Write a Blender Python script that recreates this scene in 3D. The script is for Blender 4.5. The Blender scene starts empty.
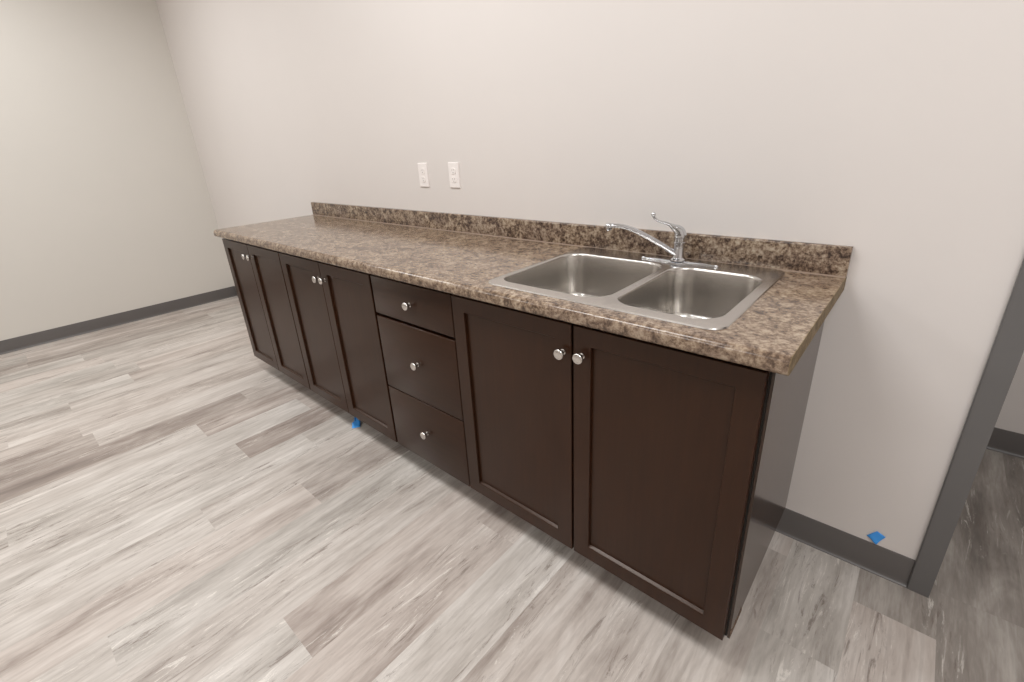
import bpy, bmesh, math, random
from mathutils import Vector, Matrix
random.seed(7)
scn = bpy.context.scene
COL = scn.collection

# ------------------------------------------------------------------ dimensions (metres)
H = 0.945          # countertop height
HS = 0.084         # backsplash height
CL, CR = -3.037, 0.0
CF = -0.645        # counter front
YF = -0.610        # door faces
ZB, ZT = 0.104, 0.888
XL = -5.086        # left wall
HB = 0.104         # baseboard height
CEIL = 2.90
XR, YN = 2.30, -6.20   # right wall, wall behind the camera
YH = 1.035         # hallway wall
DX0, DX1, DZ = 0.371, 1.285, 2.13   # door opening

# ------------------------------------------------------------------ helpers
def tag(o, label=None, cat=None, group=None, kind=None):
    if label: o['label'] = label
    if cat: o['category'] = cat
    if group: o['group'] = group
    if kind: o['kind'] = kind
    return o

def link(name, bm, mat, parent=None, smooth=None, loc=None):
    me = bpy.data.meshes.new(name)
    bmesh.ops.recalc_face_normals(bm, faces=bm.faces)
    bm.to_mesh(me); bm.free()
    o = bpy.data.objects.new(name, me)
    COL.objects.link(o)
    for m in (mat if isinstance(mat, (list, tuple)) else [mat]):
        me.materials.append(m)
    if parent: o.parent = parent
    if loc: o.location = loc
    if smooth is not None:
        for p in me.polygons: p.use_smooth = True
        me.set_sharp_from_angle(angle=math.radians(smooth))
    return o

def struct(name, bm, mat, smooth=None):
    return tag(link(name, bm, mat, None, smooth), kind='structure')

def empty(name, loc, label, cat, group=None):
    o = bpy.data.objects.new(name, None)
    o.empty_display_size = 0.05
    COL.objects.link(o); o.location = loc
    return tag(o, label, cat, group)

def box(bm, x0, x1, y0, y1, z0, z1, bevel=0.0, seg=2):
    r = bmesh.ops.create_cube(bm, size=1.0)
    vs = r['verts']
    for v in vs:
        v.co = Vector(((x0+x1)/2 + v.co.x*(x1-x0), (y0+y1)/2 + v.co.y*(y1-y0), (z0+z1)/2 + v.co.z*(z1-z0)))
    if bevel > 0:
        es = list({e for v in vs for e in v.link_edges})
        bmesh.ops.bevel(bm, geom=es, offset=bevel, segments=seg, profile=0.5, affect='EDGES')

def extrude_x(bm, prof, x0, x1):
    """closed (y,z) profile extruded along x"""
    a = [bm.verts.new((x0, y, z)) for y, z in prof]
    b = [bm.verts.new((x1, y, z)) for y, z in prof]
    n = len(prof)
    for i in range(n):
        bm.faces.new((a[i], a[(i+1) % n], b[(i+1) % n], b[i]))
    bm.faces.new(a[::-1]); bm.faces.new(b)

def extrude_y(bm, prof, y0, y1):
    a = [bm.verts.new((x, y0, z)) for x, z in prof]
    b = [bm.verts.new((x, y1, z)) for x, z in prof]
    n = len(prof)
    for i in range(n):
        bm.faces.new((a[i], a[(i+1) % n], b[(i+1) % n], b[i]))
    bm.faces.new(a[::-1]); bm.faces.new(b)

def lathe(bm, prof, M=Matrix.Identity(4), n=24):
    """prof = [(r, h)] turned about local z"""
    rings = []
    for r, h in prof:
        if r < 1e-6: rings.append([bm.verts.new(M @ Vector((0, 0, h)))])
        else: rings.append([bm.verts.new(M @ Vector((r*math.cos(2*math.pi*i/n), r*math.sin(2*math.pi*i/n), h))) for i in range(n)])
    for a, b in zip(rings, rings[1:]):
        for i in range(n):
            j = (i+1) % n
            if len(a) == 1 and len(b) == 1: continue
            if len(a) == 1: bm.faces.new((a[0], b[j], b[i]))
            elif len(b) == 1: bm.faces.new((a[i], a[j], b[0]))
            else: bm.faces.new((a[i], a[j], b[j], b[i]))
    for rg in (rings[0], rings[-1]):
        if len(rg) > 1: bm.faces.new(rg)

def tube(bm, pts, rad, n=16, flat=None):
    """pts list of Vector, rad list of (ra, rb): half width sideways, half height"""
    rings = []
    for i, p in enumerate(pts):
        t = (pts[min(i+1, len(pts)-1)] - pts[max(i-1, 0)]).normalized()
        side = t.cross(Vector((0, 0, 1)))
        if flat: side = flat.copy()
        side.normalize(); up = side.cross(t).normalized()
        ra, rb = rad[i]
        rings.append([bm.verts.new(p + side*ra*math.cos(2*math.pi*k/n) + up*rb*math.sin(2*math.pi*k/n)) for k in range(n)])
    for a, b in zip(rings, rings[1:]):
        for i in range(n):
            j = (i+1) % n
            bm.faces.new((a[i], a[j], b[j], b[i]))
    bm.faces.new(rings[0]); bm.faces.new(rings[-1])

def catmull(P, k=6):
    out = []
    Q = [P[0]] + list(P) + [P[-1]]
    for i in range(1, len(Q)-2):
        for s in range(k):
            t = s/k
            out.append(tuple(0.5*((2*b) + (-a+c)*t + (2*a-5*b+4*c-d)*t*t + (-a+3*b-3*c+d)*t**3)
                       for a, b, c, d in zip(Q[i-1], Q[i], Q[i+1], Q[i+2])))
    out.append(tuple(P[-1]))
    return out

# ------------------------------------------------------------------ materials
def new_mat(name):
    m = bpy.data.materials.new(name); m.use_nodes = True
    nt = m.node_tree
    return m, nt, nt.nodes['Principled BSDF']

def N(nt, t, **kw):
    n = nt.nodes.new(t)
    for k, v in kw.items():
        if k in n.inputs: n.inputs[k].default_value = v
        else: setattr(n, k, v)
    return n

def ramp(nt, fac, stops, interp='LINEAR'):
    r = nt.nodes.new('ShaderNodeValToRGB'); r.color_ramp.interpolation = interp
    e = r.color_ramp.elements
    while len(e) < len(stops): e.new(0.5)
    for el, (p, c) in zip(e, stops):
        el.position = p; el.color = (*c, 1) if len(c) == 3 else c
    nt.links.new(fac, r.inputs[0]); return r.outputs[0]

def mix(nt, fac, a, b, blend='MIX'):
    m = nt.nodes.new('ShaderNodeMix'); m.data_type = 'RGBA'; m.blend_type = blend
    for i, v in ((0, fac), (6, a), (7, b)):
        if isinstance(v, bpy.types.NodeSocket): nt.links.new(v, m.inputs[i])
        elif isinstance(v, (int, float)): m.inputs[i].default_value = v
        else: m.inputs[i].default_value = (*v, 1)
    return m.outputs[2]

def math_n(nt, op, a, b=None, clamp=False):
    m = nt.nodes.new('ShaderNodeMath'); m.operation = op; m.use_clamp = clamp
    for i, v in enumerate((a, b)):
        if v is None: continue
        if isinstance(v, bpy.types.NodeSocket): nt.links.new(v, m.inputs[i])
        else: m.inputs[i].default_value = v
    return m.outputs[0]

def coords(nt, scale=(1, 1, 1), src='Object'):
    tc = nt.nodes.new('ShaderNodeTexCoord'); mp = nt.nodes.new('ShaderNodeMapping')
    mp.inputs['Scale'].default_value = scale
    nt.links.new(tc.outputs[src], mp.inputs[0]); return mp.outputs[0]

def noise(nt, vec, scale, detail=4, rough=0.55, dist=0.0):
    n = N(nt, 'ShaderNodeTexNoise', Scale=scale, Detail=detail, Roughness=rough, Distortion=dist)
    nt.links.new(vec, n.inputs['Vector']); return n.outputs[0]

def bump(nt, bsdf, h, strength, dist=0.002):
    b = N(nt, 'ShaderNodeBump', Strength=strength, Distance=dist)
    nt.links.new(h, b.inputs['Height']); nt.links.new(b.outputs[0], bsdf.inputs['Normal'])

def srgb(r, g, b):
    f = lambda c: (c/255/12.92) if c/255 <= 0.04045 else ((c/255+0.055)/1.055)**2.4
    return (f(r), f(g), f(b))

def paint(name, c, rough=0.6, var=0.03, bs=0.12, bscale=160):
    m, nt, b = new_mat(name)
    v = coords(nt)
    n = noise(nt, v, 1.3, 3)
    c2 = tuple(x*(1-var) for x in c); c1 = tuple(min(1, x*(1+var)) for x in c)
    nt.links.new(ramp(nt, n, [(0.3, c2), (0.7, c1)]), b.inputs['Base Color'])
    b.inputs['Roughness'].default_value = rough
    bump(nt, b, noise(nt, v, bscale, 2), bs, 0.001)
    return m

M_WALL = paint('wall_paint', srgb(222, 216, 212), 0.48, 0.012, 0.05)
M_WALL2 = paint('left_wall_paint', srgb(216, 212, 205), 0.5, 0.012, 0.05)
M_CEIL = paint('ceiling_paint', srgb(232, 230, 226), 0.9, 0.01)
M_BASE = paint('vinyl_base', srgb(98, 94, 92), 0.38, 0.04, 0.02)
M_FRAME = paint('grey_enamel', srgb(104, 102, 101), 0.38, 0.03, 0.10, 220)
M_PLASTIC = paint('white_plastic', srgb(242, 236, 233), 0.35, 0.005, 0.0)
M_SLOT = paint('slot_dark', (0.30, 0.28, 0.26), 0.5, 0.0, 0.0)
M_TAPE = paint('blue_tape', srgb(70, 165, 255), 0.5, 0.12, 0.2, 300)
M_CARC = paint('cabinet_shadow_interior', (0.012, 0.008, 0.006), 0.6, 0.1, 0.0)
M_RUBBER = paint('aerator_dark', (0.05, 0.05, 0.05), 0.5, 0.0, 0.0)

def wood(name, axis='z', sheen=0.30, spec=0.36):
    m, nt, b = new_mat(name)
    sc = {'z': (26, 26, 1.6), 'x': (1.6, 26, 26)}[axis]
    g = noise(nt, coords(nt, sc), 3.0, 6, 0.6, 0.4)
    big = noise(nt, coords(nt), 2.6, 2)
    a = ramp(nt, g, [(0.25, (0.0160, 0.0060, 0.0026)), (0.5, (0.0230, 0.0086, 0.0036)), (0.8, (0.032, 0.0118, 0.0050))])
    c = mix(nt, math_n(nt, 'MULTIPLY', big, 0.45), a, (0.050, 0.0165, 0.0062))
    nt.links.new(c, b.inputs['Base Color'])
    b.inputs['Roughness'].default_value = sheen
    b.inputs['Specular IOR Level'].default_value = spec
    b.inputs['Specular Tint'].default_value = (1.0, 0.90, 0.82, 1) if spec < 0.5 else (1.0, 0.96, 0.90, 1)
    bump(nt, b, g, 0.03, 0.0006)
    return m
M_WOOD = wood('espresso_wood_upright', 'z', 0.30)
M_WOODX = wood('espresso_wood_level', 'x', 0.30)
M_SIDE = wood('espresso_side_laminate', 'z', 0.20, 0.6)

# chipped raw edge of the end panel
m, nt, b = new_mat('chipped_particle_board')
n = noise(nt, coords(nt), 140, 4)
nt.links.new(ramp(nt, n, [(0.35, (0.02, 0.011, 0.007)), (0.55, (0.16, 0.09, 0.05)), (0.75, (0.45, 0.36, 0.26))]), b.inputs['Base Color'])
b.inputs['Roughness'].default_value = 0.8
M_CHIP = m

def metal(name, c, rough, brushed=None):
    m, nt, b = new_mat(name)
    b.inputs['Metallic'].default_value = 1.0
    b.inputs['Base Color'].default_value = (*c, 1)
    if brushed:
        n = noise(nt, coords(nt, brushed), 30, 3)
        r = ramp(nt, n, [(0.3, (rough*0.96,)*3), (0.7, (rough*1.04,)*3)])
        nt.links.new(r, b.inputs['Roughness'])
    else:
        n = noise(nt, coords(nt), 60, 2)
        nt.links.new(ramp(nt, n, [(0.3, (rough*0.99,)*3), (0.7, (rough*1.01,)*3)]), b.inputs['Roughness'])
    return m
M_STEEL = metal('brushed_steel', (0.60, 0.57, 0.54), 0.25, (1, 18, 18))
M_STEELB = metal('brushed_steel_bowl', (0.60, 0.575, 0.545), 0.25)
M_CHROME = metal('polished_chrome', (0.62, 0.63, 0.65), 0.07)
M_NICKEL = metal('satin_nickel', (0.66, 0.63, 0.60), 0.24)

def laminate(name, gain=1.0, tan=0.0, con=1.0):
    m, nt, b = new_mat(name)
    v = coords(nt)
    warp = N(nt, 'ShaderNodeTexNoise', Scale=9.0, Detail=3.0)
    nt.links.new(v, warp.inputs['Vector'])
    va = nt.nodes.new('ShaderNodeVectorMath'); va.operation = 'MULTIPLY_ADD'
    nt.links.new(warp.outputs['Color'], va.inputs[0]); va.inputs[1].default_value = (0.02, 0.02, 0.02)
    nt.links.new(v, va.inputs[2]); vv = va.outputs[0]
    n1 = noise(nt, vv, 88, 6, 0.70, 0.2)
    n2 = noise(nt, vv, 30, 4, 0.6, 0.4)
    n3 = noise(nt, v, 5.5, 3, 0.5, 0.5)
    n4 = noise(nt, v, 260, 3, 0.6)
    s = math_n(nt, 'ADD', math_n(nt, 'MULTIPLY', n1, 0.58), math_n(nt, 'MULTIPLY', n2, 0.42))
    s = math_n(nt, 'ADD', s, math_n(nt, 'MULTIPLY', math_n(nt, 'SUBTRACT', n4, 0.5), 0.12))
    mid = (138, 120, 101)
    g = lambda *c: tuple(x*gain for x in srgb(*[m_ + (q-m_)*con for q, m_ in zip(c, mid)]))
    base = ramp(nt, s, [(0.38, g(52, 38, 31)), (0.44, g(92, 72, 59)), (0.495, g(144, 120, 99)), (0.55, g(182, 160, 136)), (0.63, g(212, 196, 174))])
    pink = ramp(nt, s, [(0.38, g(58, 43, 36)), (0.45, g(102, 81, 68)), (0.51, g(148, 125, 107)), (0.60, g(192, 173, 152))])
    f = ramp(nt, n3, [(0.42, (0, 0, 0)), (0.60, (1, 1, 1))])
    c = mix(nt, f, base, pink)
    if tan: c = mix(nt, tan, c, srgb(186, 164, 122))
    nt.links.new(c, b.inputs['Base Color'])
    b.inputs['Roughness'].default_value = 0.6 if tan else 0.17
    b.inputs['Specular IOR Level'].default_value = 0.1 if tan else 0.5
    bump(nt, b, n4, 0.05, 0.0004)
    return m
M_LAM = laminate('granite_laminate', 0.82, 0.0, 0.72)
M_LAMB = laminate('granite_laminate_splash', 0.66, 0.0, 1.0)
M_LAMC = laminate('granite_laminate_end', 0.40, 0.25)
M_SEAM = paint('seam_sealant', srgb(140, 121, 106), 0.4, 0.1, 0.0)

# floor: one plank per quad; the attribute carries tone, offset, pinkness
m, nt, b = new_mat('vinyl_plank')
at = nt.nodes.new('ShaderNodeAttribute'); at.attribute_name = 'plank'
sep = nt.nodes.new('ShaderNodeSeparateColor'); nt.links.new(at.outputs['Color'], sep.inputs[0])
tone, off, pk = math_n(nt, "ADD", math_n(nt, "MULTIPLY", sep.outputs[0], 0.62), 0.20), sep.outputs[1], sep.outputs[2]
tc = nt.nodes.new('ShaderNodeTexCoord')
comb = nt.nodes.new('ShaderNodeCombineXYZ')
nt.links.new(math_n(nt, 'MULTIPLY', off, 37.0), comb.inputs[0]); nt.links.new(math_n(nt, 'MULTIPLY', off, 91.0), comb.inputs[1])
va = nt.nodes.new('ShaderNodeVectorMath'); va.operation = 'ADD'
nt.links.new(tc.outputs['Object'], va.inputs[0]); nt.links.new(comb.outputs[0], va.inputs[1])
def stretched(sx, sy):
    mp = nt.nodes.new('ShaderNodeMapping'); mp.inputs['Scale'].default_value = (sx, sy, 1)
    nt.links.new(va.outputs[0], mp.inputs[0]); return mp.outputs[0]
streak = noise(nt, stretched(14, 0.75), 1.0, 3, 0.5, 0.6)
fine = noise(nt, stretched(110, 14), 1.0, 4, 0.6, 0.5)
speck = noise(nt, stretched(60, 22), 1.0, 5, 0.75, 0.8)
patch = noise(nt, stretched(9, 2.2), 1.0, 4, 0.6, 0.6)
knot = noise(nt, stretched(40, 4.5), 1.0, 9, 0.80, 1.2)
gate = noise(nt, stretched(6, 1.3), 1.0, 2)
t = math_n(nt, 'ADD', tone, math_n(nt, 'MULTIPLY', math_n(nt, 'SUBTRACT', streak, 0.5), 0.55))
t = math_n(nt, 'ADD', t, math_n(nt, 'MULTIPLY', math_n(nt, 'SUBTRACT', patch, 0.5), 0.85))
t = math_n(nt, 'ADD', t, math_n(nt, 'MULTIPLY', math_n(nt, 'SUBTRACT', fine, 0.5), 0.30))
cool = ramp(nt, t, [(0.0, srgb(108, 102, 96)), (0.28, srgb(150, 143, 136)), (0.52, srgb(188, 182, 175)), (0.80, srgb(216, 210, 204))])
warm = ramp(nt, t, [(0.0, srgb(112, 100, 94)), (0.28, srgb(156, 143, 135)), (0.52, srgb(192, 181, 173)), (0.80, srgb(217, 209, 202))])
c = mix(nt, pk, cool, warm)
dk = ramp(nt, knot, [(0.545, (0, 0, 0)), (0.605, (1, 1, 1))])
gt = ramp(nt, gate, [(0.46, (0, 0, 0)), (0.55, (1, 1, 1))])
wv = N(nt, 'ShaderNodeTexWave', Scale=1.0, Distortion=9.0, Detail=4.0)
wv.inputs['Detail Scale'].default_value = 1.6; wv.inputs['Detail Roughness'].default_value = 0.65
nt.links.new(stretched(9, 0.9), wv.inputs['Vector'])
gr = ramp(nt, wv.outputs[1], [(0.05, (1, 1, 1)), (0.30, (0, 0, 0))])
c = mix(nt, math_n(nt, 'MULTIPLY', math_n(nt, 'MULTIPLY', gr, speck), 0.26), c, srgb(120, 108, 100))
f = math_n(nt, 'MULTIPLY', math_n(nt, 'MULTIPLY', dk, gt), 0.66)
c = mix(nt, f, c, srgb(112, 98, 90))
wh = ramp(nt, knot, [(0.395, (1, 1, 1)), (0.43, (0, 0, 0))])
f2 = math_n(nt, 'MULTIPLY', math_n(nt, 'MULTIPLY', wh, gt), 0.55)
c = mix(nt, f2, c, srgb(236, 230, 222))
nt.links.new(c, b.inputs['Base Color'])
b.inputs['Roughness'].default_value = 0.46
b.inputs['Specular IOR Level'].default_value = 0.35
bump(nt, b, fine, 0.10, 0.0008)
M_FLOOR = m

# ------------------------------------------------------------------ the room
PW, PL = 0.1885, 1.22
X0SEAM = 0.203
ends = {-7: -1.304, -9: -1.68, -10: -0.974, -13: -1.04, -17: -1.492, -15: -1.106, 0: -0.16, -6: -0.64, -16: -0.813, -24: -1.25, -26: -1.63}   # a plank end seen in this column
# tone of chosen planks, keyed by (column, row): row 0 starts at the seen end and runs towards the wall
tones = {(-7, 0): (0.42, 1.0), (-7, -1): (0.60, 0.2), (-9, 0): (0.50, 0.1), (-9, -1): (0.64, 0.3),
         (-10, 0): (0.34, 0.6), (-10, -1): (0.50, 0.9), (-13, 0): (0.26, 0.9), (-13, -1): (0.60, 0.3),
         (-17, -1): (0.26, 0.7), (-17, 0): (0.68, 0.6), (-16, -1): (0.20, 0.8), (-16, 0): (0.50, 0.7), (-16, -2): (0.24, 0.8),
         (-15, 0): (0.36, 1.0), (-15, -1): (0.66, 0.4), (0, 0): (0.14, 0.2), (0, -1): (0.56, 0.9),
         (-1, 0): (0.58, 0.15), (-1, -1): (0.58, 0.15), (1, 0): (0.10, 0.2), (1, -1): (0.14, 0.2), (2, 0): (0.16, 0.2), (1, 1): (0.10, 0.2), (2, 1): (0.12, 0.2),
         (-2, 0): (0.50, 0.6), (-2, -1): (0.52, 0.6), (-3, 0): (0.46, 0.8), (-3, -1): (0.46, 0.7),
         (-4, 0): (0.52, 0.8), (-4, -1): (0.52, 0.7), (-5, 0): (0.66, 0.35), (-5, -1): (0.64, 0.35), (-6, 0): (0.40, 1.0), (-6, -1): (0.44, 1.0), (-8, 0): (0.56, 0.8), (-8, -1): (0.60, 0.5),
         (-11, 0): (0.56, 0.5), (-11, -1): (0.60, 0.4), (-12, 0): (0.64, 0.3), (-12, -1): (0.66, 0.2), (-14, 0): (0.44, 0.9), (-14, -1): (0.66, 0.2),
         (-26, 0): (0.26, 0.5), (-26, -1): (0.28, 0.5)}
bm = bmesh.new()
lay = bm.loops.layers.float_color.new('plank')
rnd = random.Random(3)
k0 = math.floor((XL - 0.1 - X0SEAM)/PW); k1 = math.ceil((XR + 0.1 - X0SEAM)/PW)
ylo, yhi = YN - 0.1, YH + 0.1
for k in range(k0, k1+1):
    xa = max(X0SEAM + k*PW, XL - 0.1); xb = min(X0SEAM + (k+1)*PW, XR + 0.1)
    if xb - xa < 1e-4: continue
    e = ends.get(k, -rnd.random()*PL - 0.2)
    r = math.floor((ylo - e)/PL)
    while e + r*PL < yhi:
        ya = max(e + r*PL, ylo); yb = min(e + (r+1)*PL, yhi)
        tn, pkk = tones.get((k, r), (rnd.choice((0.46, 0.54, 0.60, 0.64, 0.66)) + rnd.uniform(-.03, .03), rnd.random()))
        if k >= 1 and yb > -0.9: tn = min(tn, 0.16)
        cc = (tn, rnd.random(), pkk, 1)
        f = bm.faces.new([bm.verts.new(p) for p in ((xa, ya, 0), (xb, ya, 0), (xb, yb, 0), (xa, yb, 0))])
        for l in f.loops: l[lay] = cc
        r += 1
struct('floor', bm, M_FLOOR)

bm = bmesh.new(); box(bm, XL-0.12, XR+0.12, YN-0.12, YH+0.12, CEIL, CEIL+0.1)
struct('ceiling', bm, M_CEIL)
bm = bmesh.new(); box(bm, XL-0.12, XL, YN-0.12, YH+0.12, 0, CEIL)
struct('wall_left', bm, M_WALL2)
bm = bmesh.new(); box(bm, XR, XR+0.12, YN-0.12, YH+0.12, 0, CEIL)
struct('wall_right', bm, M_WALL)
bm = bmesh.new(); box(bm, XL, XR, YN-0.12, YN, 0, CEIL)
struct('wall_front', bm, M_WALL)
# back wall with the door opening
bm = bmesh.new()
WT = 0.12
zo, za, zb_ = DZ+0.012, DX0-0.012, DX1+0.012
xs = [XL, za, zb_, XR]; zs = [0, zo, CEIL]
g = {(i, j, k): bm.verts.new((xs[i], (0, WT)[k], zs[j])) for i in range(4) for j in range(3) for k in (0, 1)}
for i in range(3):
    for j in range(2):
        if (i, j) == (1, 0): continue
        for k in (0, 1): bm.faces.new((g[i, j, k], g[i+1, j, k], g[i+1, j+1, k], g[i, j+1, k]))
for (a_, b_) in (((1, 0), (1, 1)), ((2, 0), (2, 1)), ((1, 1), (2, 1)), ((0, 0), (1, 0)), ((2, 0), (3, 0)), ((0, 0), (0, 1)), ((0, 1), (0, 2)), ((3, 0), (3, 1)), ((3, 1), (3, 2)), ((0, 2), (1, 2)), ((1, 2), (2, 2)), ((2, 2), (3, 2))):
    bm.faces.new((g[(*a_, 0)], g[(*b_, 0)], g[(*b_, 1)], g[(*a_, 1)]))
struct('wall_back', bm, M_WALL)
bm = bmesh.new(); box(bm, XL, XR, YH, YH+0.12, 0, CEIL)
struct('wall_hall', bm, M_WALL)

def cove_profile(s):   # (distance out from wall, height)
    return [(0.0, 0.0), (s*0.013, 0.0), (s*0.0125, 0.0022), (s*0.0085, 0.0045), (s*0.0055, 0.010), (s*0.0042, 0.018),
            (s*0.0040, HB-0.004), (s*0.0030, HB-0.001), (s*0.0008, HB), (0.0, HB)]
bm = bmesh.new(); extrude_x(bm, cove_profile(-1), XL+0.004, 0.319)
struct('baseboard_back', bm, M_BASE, 40)
bm = bmesh.new(); extrude_y(bm, [(XL + d, z) for d, z in cove_profile(1)], YN+0.014, -0.0045)
struct('baseboard_left', bm, M_BASE, 40)
bm = bmesh.new(); extrude_x(bm, [(YH + d, z) for d, z in cove_profile(-1)], XL+0.014, XR)
struct('baseboard_hall', bm, M_BASE, 40)
bm = bmesh.new(); extrude_x(bm, [(YN + d, z) for d, z in cove_profile(1)], XL, XR)
struct('baseboard_front', bm, M_BASE, 40)

# steel door frame: face, return to the wall, jamb, stop
def jamb_profile(s, xo):
    p = [(0.0, -0.014), (-0.049, -0.014), (-0.0515, -0.0115), (-0.0515, 0.0), (-0.012, 0.0), (-0.012, WT), (-0.0515, WT), (-0.0515, WT+0.012), (-0.049, WT+0.014),
         (0.0, WT+0.014)]
    return [(xo + s*a, y) for a, y in p]
bm = bmesh.new()
for s, xo in ((1, DX0), (-1, DX1)):
    pr = jamb_profile(s, xo)
    a = [bm.verts.new((x, y, 0.0)) for x, y in pr]; b2 = [bm.verts.new((x, y, DZ)) for x, y in pr]
    for i in range(len(pr)):
        j = (i+1) % len(pr); bm.faces.new((a[i], a[j], b2[j], b2[i]))
    bm.faces.new(a); bm.faces.new(b2[::-1])
hp = [(-0.014, DZ), (-0.014, DZ+0.049), (-0.0115, DZ+0.0515), (0.0, DZ+0.0515), (0.0, DZ+0.012), (WT, DZ+0.012), (WT, DZ+0.0515), (WT+0.014, DZ+0.0515), (WT+0.014, DZ)]
extrude_x(bm, hp, DX0-0.0515, DX1+0.0515)
struct('door_1', bm, M_FRAME)

# ------------------------------------------------------------------ cabinets
def make_knob(parent, x, z):
    bm = bmesh.new()
    M = Matrix.Translation((x, YF, z)) @ Matrix.Rotation(math.radians(90), 4, 'X')    # local z points to -y
    prof = [(0.0, 0.0), (0.0085, 0.0), (0.0085, 0.0018), (0.0058, 0.0032), (0.0050, 0.009), (0.0060, 0.0135), (0.0115, 0.0165), (0.0150, 0.0185),
            (0.0158, 0.0210), (0.0154, 0.0235), (0.0138, 0.0258), (0.0128, 0.0262), (0.0120, 0.0258), (0.0075, 0.0272), (0.0, 0.0278)]
    lathe(bm, prof, M, 28)
    return link('knob', bm, M_NICKEL, parent, 35)

ST = 0.055
def make_door(cab, x0, x1, kx, kz=0.812, z0=ZB, z1=ZT):
    """five piece shaker door: mitre-free stiles and rails in one mesh, recessed panel and knob as its children"""
    bm = bmesh.new()
    y0, y1 = YF, YF + 0.019
    ox = [x0, x1]; oz = [z0, z1]
    def ring(ix, y, iz=None):
        iz = ix if iz is None else iz
        return [(x0+ix, y, z0+iz), (x1-ix, y, z0+iz), (x1-ix, y, z1-iz), (x0+ix, y, z1-iz)]
    loops = [ring(0.0, y1), ring(0.0, y0+0.0018), ring(0.0018, y0), ring(ST-0.0012, y0, ST-0.0055), ring(ST-0.0002, y0+0.0015, ST-0.0035), ring(ST+0.0006, y0+0.0100, ST+0.0006), ring(ST+0.0006, y1)]
    vs = [[bm.verts.new(p) for p in lp] for lp in loops]
    for a, b_ in zip(vs, vs[1:] + vs[:1]):
        for i in range(4):
            j = (i+1) % 4; bm.faces.new((a[i], a[j], b_[j], b_[i]))
    d = link('door', bm, M_WOOD, cab)
    bm = bmesh.new(); box(bm, x0+ST-0.001, x1-ST+0.001, y0+0.0098, y1-0.002, z0+ST-0.001, z1-ST+0.001)
    link('door_panel', bm, M_WOOD, d)
    make_knob(d, kx, kz)
    return d

def make_drawer(cab, x0, x1, z0, z1, kx, kz):
    bm = bmesh.new(); box(bm, x0, x1, YF, YF+0.019, z0, z1, 0.0028, 2)
    d = link('drawer_front', bm, M_WOODX, cab, 50)
    make_knob(d, kx, kz)

YB = YF + 0.0215      # front of the carcass
def carcass(cab, x0, x1, zt=H-0.040, right=None):
    bm = bmesh.new()
    t = 0.016; x0 += 0.0006; x1 -= 0.0006
    box(bm, x0, x0+t, YB, -0.002, ZB, zt)
    if right is None: box(bm, x1-t, x1, YB, -0.002, ZB, zt)
    box(bm, x0+t, x1-(t if right is None else 0), YB, -0.002, ZB+0.002, ZB+0.018)
    box(bm, x0+t, x1-(t if right is None else 0), -0.012, -0.002, ZB+0.018, zt)
    link('carcass', bm, M_SIDE, cab)
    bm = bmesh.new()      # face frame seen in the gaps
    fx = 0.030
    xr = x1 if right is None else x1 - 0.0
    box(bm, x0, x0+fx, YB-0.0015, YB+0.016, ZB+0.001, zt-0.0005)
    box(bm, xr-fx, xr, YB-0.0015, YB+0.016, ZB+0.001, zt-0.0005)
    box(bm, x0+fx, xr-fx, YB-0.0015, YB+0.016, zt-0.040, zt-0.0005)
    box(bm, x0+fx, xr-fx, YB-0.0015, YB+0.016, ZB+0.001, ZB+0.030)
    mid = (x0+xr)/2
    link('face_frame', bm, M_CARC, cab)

G = [-3.040, -2.662, -2.263, -1.860, -1.457, -0.983, -0.507, -0.036]
cabs = []
def cabinet(name, i0, i1, label, cat, group=None):
    return empty(name, ((G[i0]+G[i1])/2, YF/2, ZB), label, cat, group)
def to_local(root):
    """children were modelled in world coordinates; keep them in place"""
    for ch in [o for o in bpy.data.objects if o.parent == root]:
        ch.location = -Vector(root.location)

CAB_GROUP = 'espresso wall-hung base cabinets under the countertop'
ga, gp = 0.0035, 0.0018   # half gap between units, half gap between paired doors
c1 = cabinet('base_cabinet', 0, 2, 'dark brown two-door base cabinet at the far left end, nearest the left wall', 'cabinet', CAB_GROUP)
carcass(c1, G[0], G[2])
make_door(c1, G[0]+0.002, G[1]-gp, G[1]-0.031, 0.820); make_door(c1, G[1]+gp, G[2]-0.0050, G[1]+0.031, 0.820)
c2 = cabinet('base_cabinet', 2, 4, 'dark brown two-door base cabinet between the far left cabinet and the drawer stack', 'cabinet', CAB_GROUP)
carcass(c2, G[2], G[4])
make_door(c2, G[2]+0.0020, G[3]-gp*0.7, G[3]-0.024, 0.809); make_door(c2, G[3]+gp*0.7, G[4]-0.0025, G[3]+0.034, 0.811)
c3 = cabinet('drawer_cabinet', 4, 5, 'dark brown cabinet with three flat drawers in the middle of the run', 'cabinet', CAB_GROUP)
carcass(c3, G[4], G[5])
xa, xb = G[4]+0.0090, G[5]-0.0015
make_drawer(c3, xa, xb, 0.7335, ZT, -1.213, 0.810)
make_drawer(c3, xa, xb, 0.4040, 0.7215, -1.213, 0.568)
make_drawer(c3, xa, xb, ZB, 0.3995, -1.213, 0.257)
c4 = cabinet('sink_cabinet', 5, 7, 'dark brown two-door cabinet under the steel sink, with greyish end panel exposed', 'cabinet', CAB_GROUP)
carcass(c4, G[5], G[7]-0.0+0.0, right=True)
make_door(c4, G[5]+0.0025, G[6]-gp*1.9, G[6]-0.029, 0.803); make_door(c4, G[6]+gp*1.9, G[7]-0.005, G[6]+0.032, 0.807)
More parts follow.
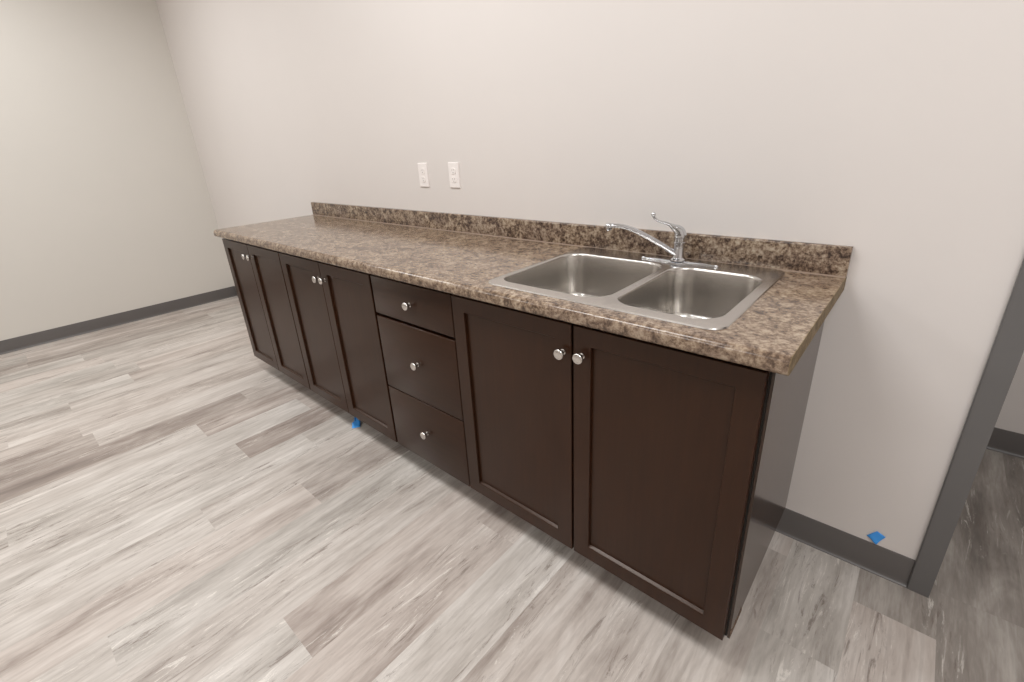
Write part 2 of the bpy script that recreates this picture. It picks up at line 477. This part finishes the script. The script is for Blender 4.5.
# end panel with lower chipped foot at the front
bm = bmesh.new()
zt = H - 0.040
extr = [(YB, ZB-0.004), (YB+0.100, ZB-0.004), (YB+0.104, ZB+0.004), (-0.002, ZB+0.004), (-0.002, zt), (YB, zt)]
extrude_x(bm, extr, G[7], G[7]+0.006)
link('end_panel', bm, M_SIDE, c4)
bm = bmesh.new()
extrude_x(bm, [(YB+0.001, ZB-0.0048), (YB+0.098, ZB-0.0048), (YB+0.100, ZB+0.003), (YB+0.090, ZB+0.020), (YB+0.070, ZB+0.010), (YB+0.045, ZB+0.016), (YB+0.022, ZB+0.008), (YB+0.010, ZB+0.022), (YB+0.001, ZB+0.032)], G[7]+0.0052, G[7]+0.0068)
tag(link('chipped_edge', bm, M_CHIP, c4), 'chipped bare particle board at the lower front corner of the end panel')
for c_ in (c1, c2, c3, c4): to_local(c_)

# ------------------------------------------------------------------ countertop
SX0, SX1, SY0, SY1 = -0.846, -0.140, -0.592, -0.026       # sink outer rim
ct = empty('countertop', (-1.52, -0.32, H-0.040), 'long brown granite-pattern laminate countertop running over all the cabinets', 'countertop')
tk = 0.039
prof = [(-0.001, H-tk), (-0.001, H)]
# rounded front nose
prof += [(CF+0.020, H)]
for i in range(1, 10):
    a = math.radians(90 + i*90/9)
    prof.append((CF+0.016+0.016*math.cos(a)*1.0, H-0.0165+0.0165*math.sin(a)))
for i in range(0, 7):
    a = math.radians(180 + i*90/6)
    prof.append((CF+0.009+0.009*math.cos(a), H-tk+0.009+0.009*math.sin(a)))
prof += [(CF+0.030, H-tk)]
bm = bmesh.new()
HX0, HX1, HY0, HY1 = SX0+0.012, SX1-0.012, SY0+0.012, SY1-0.012
pf = [(-0.001, H-tk), (-0.001, H), (HY1, H), (HY0, H)] + prof[2:] + [(HY0, H-tk), (HY1, H-tk)]
topi, boti = 2, len(pf)-2
lo = [[bm.verts.new((x, y, z)) for y, z in pf] for x in (CL, HX0, HX1, CR-0.0015)]
for s_ in range(3):
    for i in range(len(pf)):
        if s_ == 1 and i in (topi, boti): continue
        j = (i+1) % len(pf); bm.faces.new((lo[s_][i], lo[s_][j], lo[s_+1][j], lo[s_+1][i]))
bm.faces.new(lo[0]); bm.faces.new(lo[3])
for L_ in (lo[1], lo[2]): bm.faces.new((L_[topi], L_[topi+1], L_[boti], L_[boti+1]))
for a_, b_ in ((topi, boti+1), (topi+1, boti)): bm.faces.new((lo[1][a_], lo[2][a_], lo[2][b_], lo[1][b_]))
slab = link('worktop', bm, M_LAM, ct, 30)
# end cap strip along the right cut edge (same profile)
bm = bmesh.new(); extrude_x(bm, [(y, z) for y, z in prof], CR-0.0015, CR)
tag(link('end_cap', bm, M_LAMC, ct), 'tan laminate strip closing the right end of the countertop')
# backsplash, with soft top edges and its sealed seam
bm = bmesh.new()
sp = [(-0.0008, H+0.0002), (-0.0008, H+HS), (-0.016, H+HS), (-0.0186, H+HS-0.0012), (-0.0200, H+HS-0.0045), (-0.0200, H+0.0002)]
extrude_x(bm, sp, CL+0.008, CR)
link('backsplash', bm, M_LAMB, ct, 30)
bm = bmesh.new(); extrude_x(bm, [(-0.0202, H+0.0001), (-0.0245, H+0.0001), (-0.0202, H+0.0035)], CL+0.009, CR-0.001)
link('seam_bead', bm, M_SEAM, ct)
to_local(ct)

# ------------------------------------------------------------------ sink
def rrect(x0, x1, y0, y1, r, n=8):
    pts = []
    for cx, cy, a0 in ((x1-r, y1-r, 0), (x0+r, y1-r, 90), (x0+r, y0+r, 180), (x1-r, y0+r, 270)):
        for i in range(n+1):
            a = math.radians(a0 + 90*i/n); pts.append((cx + r*math.cos(a), cy + r*math.sin(a)))
    return pts
sink = empty('kitchen_sink', ((SX0+SX1)/2, (SY0+SY1)/2, H), 'stainless steel double-bowl drop-in sink set into the countertop', 'sink')
ZR = H + 0.0045
bm = bmesh.new()
def loopv(pts, z): return [bm.verts.new((x, y, z)) for x, y in pts]
def bridge(a, b_):
    fs = []
    for i in range(len(a)):
        j = (i+1) % len(a); fs.append(bm.faces.new((a[i], a[j], b_[j], b_[i])))
    return fs
o0 = loopv(rrect(SX0, SX1, SY0, SY1, 0.040, 10), H+0.0004)
o1 = loopv(rrect(SX0+0.002, SX1-0.002, SY0+0.002, SY1-0.002, 0.038, 10), H+0.0035)
o2 = loopv(rrect(SX0+0.007, SX1-0.007, SY0+0.007, SY1-0.007, 0.034, 10), ZR)
bridge(o0, o1); bridge(o1, o2)
B1 = (-0.833, -0.455, -0.553, -0.132); B2 = (-0.436, -0.166, -0.553, -0.132)
holes = []
for B in (B1, B2):
    holes.append(loopv(rrect(*B, 0.068, 12), ZR))
bm.edges.ensure_lookup_table()
def loop_edges(vs):
    es = []
    for i in range(len(vs)):
        e = bm.edges.get((vs[i], vs[(i+1) % len(vs)]))
        if e is None: e = bm.edges.new((vs[i], vs[(i+1) % len(vs)]))
        es.append(e)
    return es
bmesh.ops.triangle_fill(bm, use_beauty=True, use_dissolve=False, edges=loop_edges(o2) + loop_edges(holes[0]) + loop_edges(holes[1]), normal=(0, 0, 1))
rim = link('rim', bm, M_STEEL, sink, 25)
def inset(B, d): return (B[0]+d, B[1]-d, B[2]+d, B[3]-d)
for B in (B1, B2):
    bm = bmesh.new()
    DEP = 0.170
    steps = [(0.0, ZR, .068), (0.0015, ZR-0.0010, .067), (0.0035, ZR-0.0035, .066), (0.0045, ZR-0.008, .065), (0.010, ZR-0.08, .064), (0.015, ZR-DEP+0.035, .062)]
    for i in range(1, 8):
        a = math.radians(90*i/7)
        steps.append((0.015 + 0.035*(1-math.cos(a)), ZR-DEP+0.035-0.035*math.sin(a), 0.062 - 0.030*(1-math.cos(a))))
    prev = None
    for d, z, r in steps:
        cur = loopv(rrect(*inset(B, d), max(r, 0.01), 12), z)
        if prev: bridge(prev, cur)
        prev = cur
    # bottom sloping a little to the drain
    cx, cy = (B[0]+B[1])/2, (B[2]+B[3])/2
    for f_, dz in ((0.6, 0.003), (0.35, 0.006)):
        cur = [bm.verts.new((cx + (v.co.x-cx)*f_/(1 if f_ == 0.6 else 0.6), cy + (v.co.y-cy)*f_/(1 if f_ == 0.6 else 0.6), ZR-DEP-dz)) for v in prev]
        bridge(prev, cur); prev = cur
    n_ = len(prev)
    cur = [bm.verts.new((cx + 0.045*(v.co.x-cx)/math.hypot(v.co.x-cx, v.co.y-cy), cy + 0.045*(v.co.y-cy)/math.hypot(v.co.x-cx, v.co.y-cy), ZR-DEP-0.007)) for v in prev]
    bridge(prev, cur); bm.faces.new(cur)
    bowl = link('bowl', bm, M_STEELB, sink, 60)
    bm = bmesh.new()
    lathe(bm, [(0.0, -0.012), (0.012, -0.012), (0.014, -0.003), (0.034, -0.004), (0.038, 0.0015), (0.044, 0.0018), (0.045, 0.0)], Matrix.Translation((cx, cy, ZR-DEP-0.0055)), 32)
    link('drain', bm, M_CHROME, bowl, 30)
for ch in (o for o in list(bpy.data.objects) if o.parent == sink): ch.location = -Vector(sink.location)

# ------------------------------------------------------------------ faucet
FX, FY = -0.445, -0.092
fa = empty('faucet', (FX, FY, ZR), 'chrome single-lever kitchen faucet standing on the back ledge of the sink', 'faucet')
D2 = Vector((-0.731, -0.683, 0))
bm = bmesh.new()    # winged deck plate
def wing(xh, yh, z, n=40):
    out = []
    for i in range(n):
        a = 2*math.pi*i/n
        cx_, sy_ = math.cos(a), math.sin(a)
        u = abs(cx_)
        hw = yh*(0.52 + 0.48*math.exp(-(u/0.42)**2))
        out.append(bm.verts.new((xh*math.copysign(abs(cx_)**0.85, cx_), hw*math.copysign(abs(sy_)**0.8, sy_), z + 0.0)))
    return out
L0 = wing(0.128, 0.027, 0.0); L1 = wing(0.128, 0.027, 0.003); L2 = wing(0.125, 0.024, 0.0055); L3 = wing(0.105, 0.018, 0.0065); L4 = wing(0.040, 0.015, 0.0085)
for a, b_ in ((L0, L1), (L1, L2), (L2, L3), (L3, L4)): bridge(a, b_)
bm.faces.new(L0); bm.faces.new(L4)
link('deck_plate', bm, M_CHROME, fa, 40)
bm = bmesh.new()
lathe(bm, [(0.0, 0.008), (0.026, 0.008), (0.0255, 0.012), (0.0195, 0.016), (0.0172, 0.022), (0.0168, 0.060), (0.0180, 0.0615), (0.0180, 0.0665), (0.0168, 0.0675), (0.0166, 0.0800), (0.0, 0.0800)], n=32)
link('body', bm, M_CHROME, fa, 35)
SIDE = D2.cross(Vector((0, 0, 1))).normalized()
def P3(s, z): return Vector((D2.x*s, D2.y*s, z))
bm = bmesh.new()
pp = catmull([(0.004, 0.025), (0.0573, 0.0600), (0.0984, 0.0855), (0.143, 0.1105), (0.173, 0.1228), (0.196, 0.1288), (0.215, 0.1312), (0.2275, 0.1305)], 6)
tube(bm, [P3(s, z) for s, z in pp], [(0.0098 - 0.0022*min(1, i/len(pp)*1.2), 0.0086 - 0.0016*min(1, i/len(pp)*1.2)) for i in range(len(pp))], 20, SIDE)
spout = link('spout', bm, M_CHROME, fa, 50)
bm = bmesh.new()
lathe(bm, [(0.0, 0.0), (0.0080, 0.0), (0.0092, 0.001), (0.0100, 0.004), (0.0104, 0.014), (0.0095, 0.0185), (0.006, 0.0215), (0.0, 0.0228)], Matrix.Translation(P3(0.229, 0.1175)), 24)
link('aerator', bm, M_CHROME, fa, 40)
bm = bmesh.new()    # swooping handle, thick over the body and thin at its tip
hc = [(-0.001, 0.081, 0.0190, 0.0190), (-0.001, 0.090, 0.0188, 0.0186), (0.003, 0.1005, 0.0178, 0.0170), (0.0115, 0.1085, 0.0155, 0.0140), (0.0225, 0.1150, 0.0120, 0.0098),
      (0.034, 0.1230, 0.0090, 0.0056), (0.051, 0.1305, 0.0070, 0.0040), (0.066, 0.1350, 0.0060, 0.0036), (0.077, 0.1400, 0.0056, 0.0038), (0.085, 0.1480, 0.0056, 0.0042), (0.0890, 0.1560, 0.0054, 0.0048)]
hq = catmull(hc, 5)
tube(bm, [P3(q[0], q[1]) for q in hq], [(q[2], q[3]) for q in hq], 22, SIDE)
lathe(bm, [(0.0, -0.0070), (0.0042, -0.0056), (0.0068, -0.002), (0.0068, 0.002), (0.0042, 0.0056), (0.0, 0.0070)], Matrix.Translation(P3(0.0892, 0.1590)), 18)
link('lever', bm, M_CHROME, fa, 50)

# ------------------------------------------------------------------ wall outlets
def outlet(x, label):
    zc = 1.208
    r = empty('wall_outlet', (x, 0, zc), label, 'outlet', 'white wall outlets above the countertop')
    bm = bmesh.new()
    def pl(dx, dz, y): return [bm.verts.new(p) for p in ((-dx, y, -dz), (dx, y, -dz), (dx, y, dz), (-dx, y, dz))]
    a = pl(0.035, 0.0575, 0.0); b1 = pl(0.035, 0.0575, -0.003); c_ = pl(0.0325, 0.055, -0.0062)
    for q, w in ((a, b1), (b1, c_)):
        for i in range(4): bm.faces.new((q[i], q[(i+1) % 4], w[(i+1) % 4], w[i]))
    bm.faces.new(a); bm.faces.new(c_)
    link('cover_plate', bm, M_PLASTIC, r)
    for s in (-1, 1):
        bm = bmesh.new()
        pts = []
        for i in range(28):
            ang = 2*math.pi*i/28
            px_ = max(-0.0168, min(0.0168, 0.0178*math.cos(ang))); pz = max(-0.0135, min(0.0135, 0.0178*math.sin(ang)))
            pts.append((px_, pz))
        lo = [bm.verts.new((x_, -0.0060, z_ + s*0.0195)) for x_, z_ in pts]; hi = [bm.verts.new((x_*0.96, -0.0082, z_*0.96 + s*0.0195)) for x_, z_ in pts]
        bridge2 = [bm.faces.new((lo[i], lo[(i+1) % 28], hi[(i+1) % 28], hi[i])) for i in range(28)]
        bm.faces.new(lo); bm.faces.new(hi)
        rc = link('receptacle', bm, M_PLASTIC, r)
        bm = bmesh.new()
        for sx in (-0.0063, 0.0063): box(bm, sx-0.0010, sx+0.0010, -0.0085, -0.0078, s*0.0195+0.0005, s*0.0195+0.0085)
        lathe(bm, [(0.0, 0.0078), (0.0024, 0.0078), (0.0024, 0.0085), (0.0, 0.0085)], Matrix.Translation((0, 0, s*0.0195-0.0065)) @ Matrix.Rotation(math.radians(90), 4, 'X'), 12)
        link('slots', bm, M_SLOT, rc)
    bm = bmesh.new()
    lathe(bm, [(0.0, 0.006), (0.003, 0.006), (0.0026, 0.0073), (0.0, 0.0075)], Matrix.Rotation(math.radians(90), 4, 'X'), 14)
    link('screw', bm, M_PLASTIC, r)
outlet(-1.810, 'white wall outlet on the left of the pair, farther from the faucet')
outlet(-1.5825, 'white wall outlet on the right of the pair, nearer the faucet')

# ------------------------------------------------------------------ painter's tape scraps
bm = bmesh.new()
quad = [(0.196, 0.126), (0.217, 0.1555), (0.240, 0.1455), (0.2235, 0.110)]
n_ = 6; grid = []
for i in range(n_+1):
    row = []
    for j in range(n_+1):
        u, v = i/n_, j/n_
        x_ = (quad[0][0]*(1-u)+quad[1][0]*u)*(1-v) + (quad[3][0]*(1-u)+quad[2][0]*u)*v
        z_ = (quad[0][1]*(1-u)+quad[1][1]*u)*(1-v) + (quad[3][1]*(1-u)+quad[2][1]*u)*v
        row.append(bm.verts.new((x_, -0.0022 - (0.003 if z_ < HB+0.012 else 0) - 0.006*max(0, 0.6-u)**1.5*(0.4+v) , z_)))
    grid.append(row)
for i in range(n_):
    for j in range(n_): bm.faces.new((grid[i][j], grid[i+1][j], grid[i+1][j+1], grid[i][j+1]))
tw = link('tape_scrap', bm, M_TAPE, None, 60)
md = tw.modifiers.new('t', 'SOLIDIFY'); md.thickness = 0.0006; md.offset = 0
tag(tw, 'diamond scrap of blue tape stuck on wall above the baseboard, beside the door frame', 'tape')
bm = bmesh.new()   # crumpled scrap on the floor under the cabinets
strip = [(0.0, 0.0006), (0.014, 0.001), (0.026, 0.004), (0.036, 0.010), (0.040, 0.016), (0.050, 0.020), (0.064, 0.022), (0.078, 0.018)]
for k, (w0, yo) in enumerate(((0.022, 0.0),)):
    rows = []
    for i, (s_, z_) in enumerate(strip):
        w_ = w0*(0.95 if i < 4 else 0.42 - 0.04*(i-4))
        tw_ = 0.35*i/len(strip)
        rows.append([bm.verts.new((-w_*q*math.cos(tw_), s_ + 0.006*q*math.sin(i*1.3), z_ + (0.004*abs(q) if 1 < i else 0) + 0.0004)) for q in (-1, -0.5, 0, 0.5, 1)])
    for a, b_ in zip(rows, rows[1:]):
        for i in range(4): bm.faces.new((a[i], a[i+1], b_[i+1], b_[i]))
tf = link('tape_scrap', bm, M_TAPE, None, 40, (-1.870, -0.582, 0.0))
tf.rotation_euler = (0, 0, math.radians(56))
md = tf.modifiers.new('t', 'SOLIDIFY'); md.thickness = 0.0008; md.offset = 1
tag(tf, 'crumpled scrap of blue tape lying on the floor under the dark cabinets', 'tape')

# ------------------------------------------------------------------ light
def area(name, x, y, z, sx, sy, power, col=(0.985, 0.995, 1.0)):
    l = bpy.data.lights.new(name, 'AREA'); l.shape = 'RECTANGLE'; l.size = sx; l.size_y = sy; l.energy = power; l.color = col
    o = bpy.data.objects.new(name, l); COL.objects.link(o); o.location = (x, y, z); return o
for x, y, p in ((-3.7, -1.35, 28), (-1.3, -1.25, 30), (0.9, -1.5, 39), (-3.7, -3.5, 30), (-1.3, -3.7, 30), (1.1, -3.5, 8)):
    area('ceiling_light', x, y, CEIL-0.02, 1.2, 0.6, p)
area('ceiling_light', 1.3, 0.58, CEIL-0.02, 0.3, 0.3, 3.2)

w = bpy.data.worlds.new('world'); scn.world = w; w.use_nodes = True
w.node_tree.nodes['Background'].inputs[0].default_value = (0.9, 0.92, 1, 1)
w.node_tree.nodes['Background'].inputs[1].default_value = 0.2

# ------------------------------------------------------------------ camera
cd = bpy.data.cameras.new('camera'); cam = bpy.data.objects.new('camera', cd); COL.objects.link(cam)
cam.location = (0.13499, -1.55663, 1.34452)
cam.rotation_euler = (1.197749, 0.051918, 0.720604)
cd.sensor_width = 36; cd.lens = 465.406/1024*36
cd.shift_x = 0.00318; cd.shift_y = -0.01721
cd.clip_start = 0.02
scn.camera = cam
scn.view_settings.view_transform = 'Standard'
scn.view_settings.look = 'None'
scn.view_settings.exposure = -0.07
scn.cycles.use_denoising = True
scn.cycles.max_bounces = 10
scn.cycles.diffuse_bounces = 6
scn.cycles.caustics_reflective = False
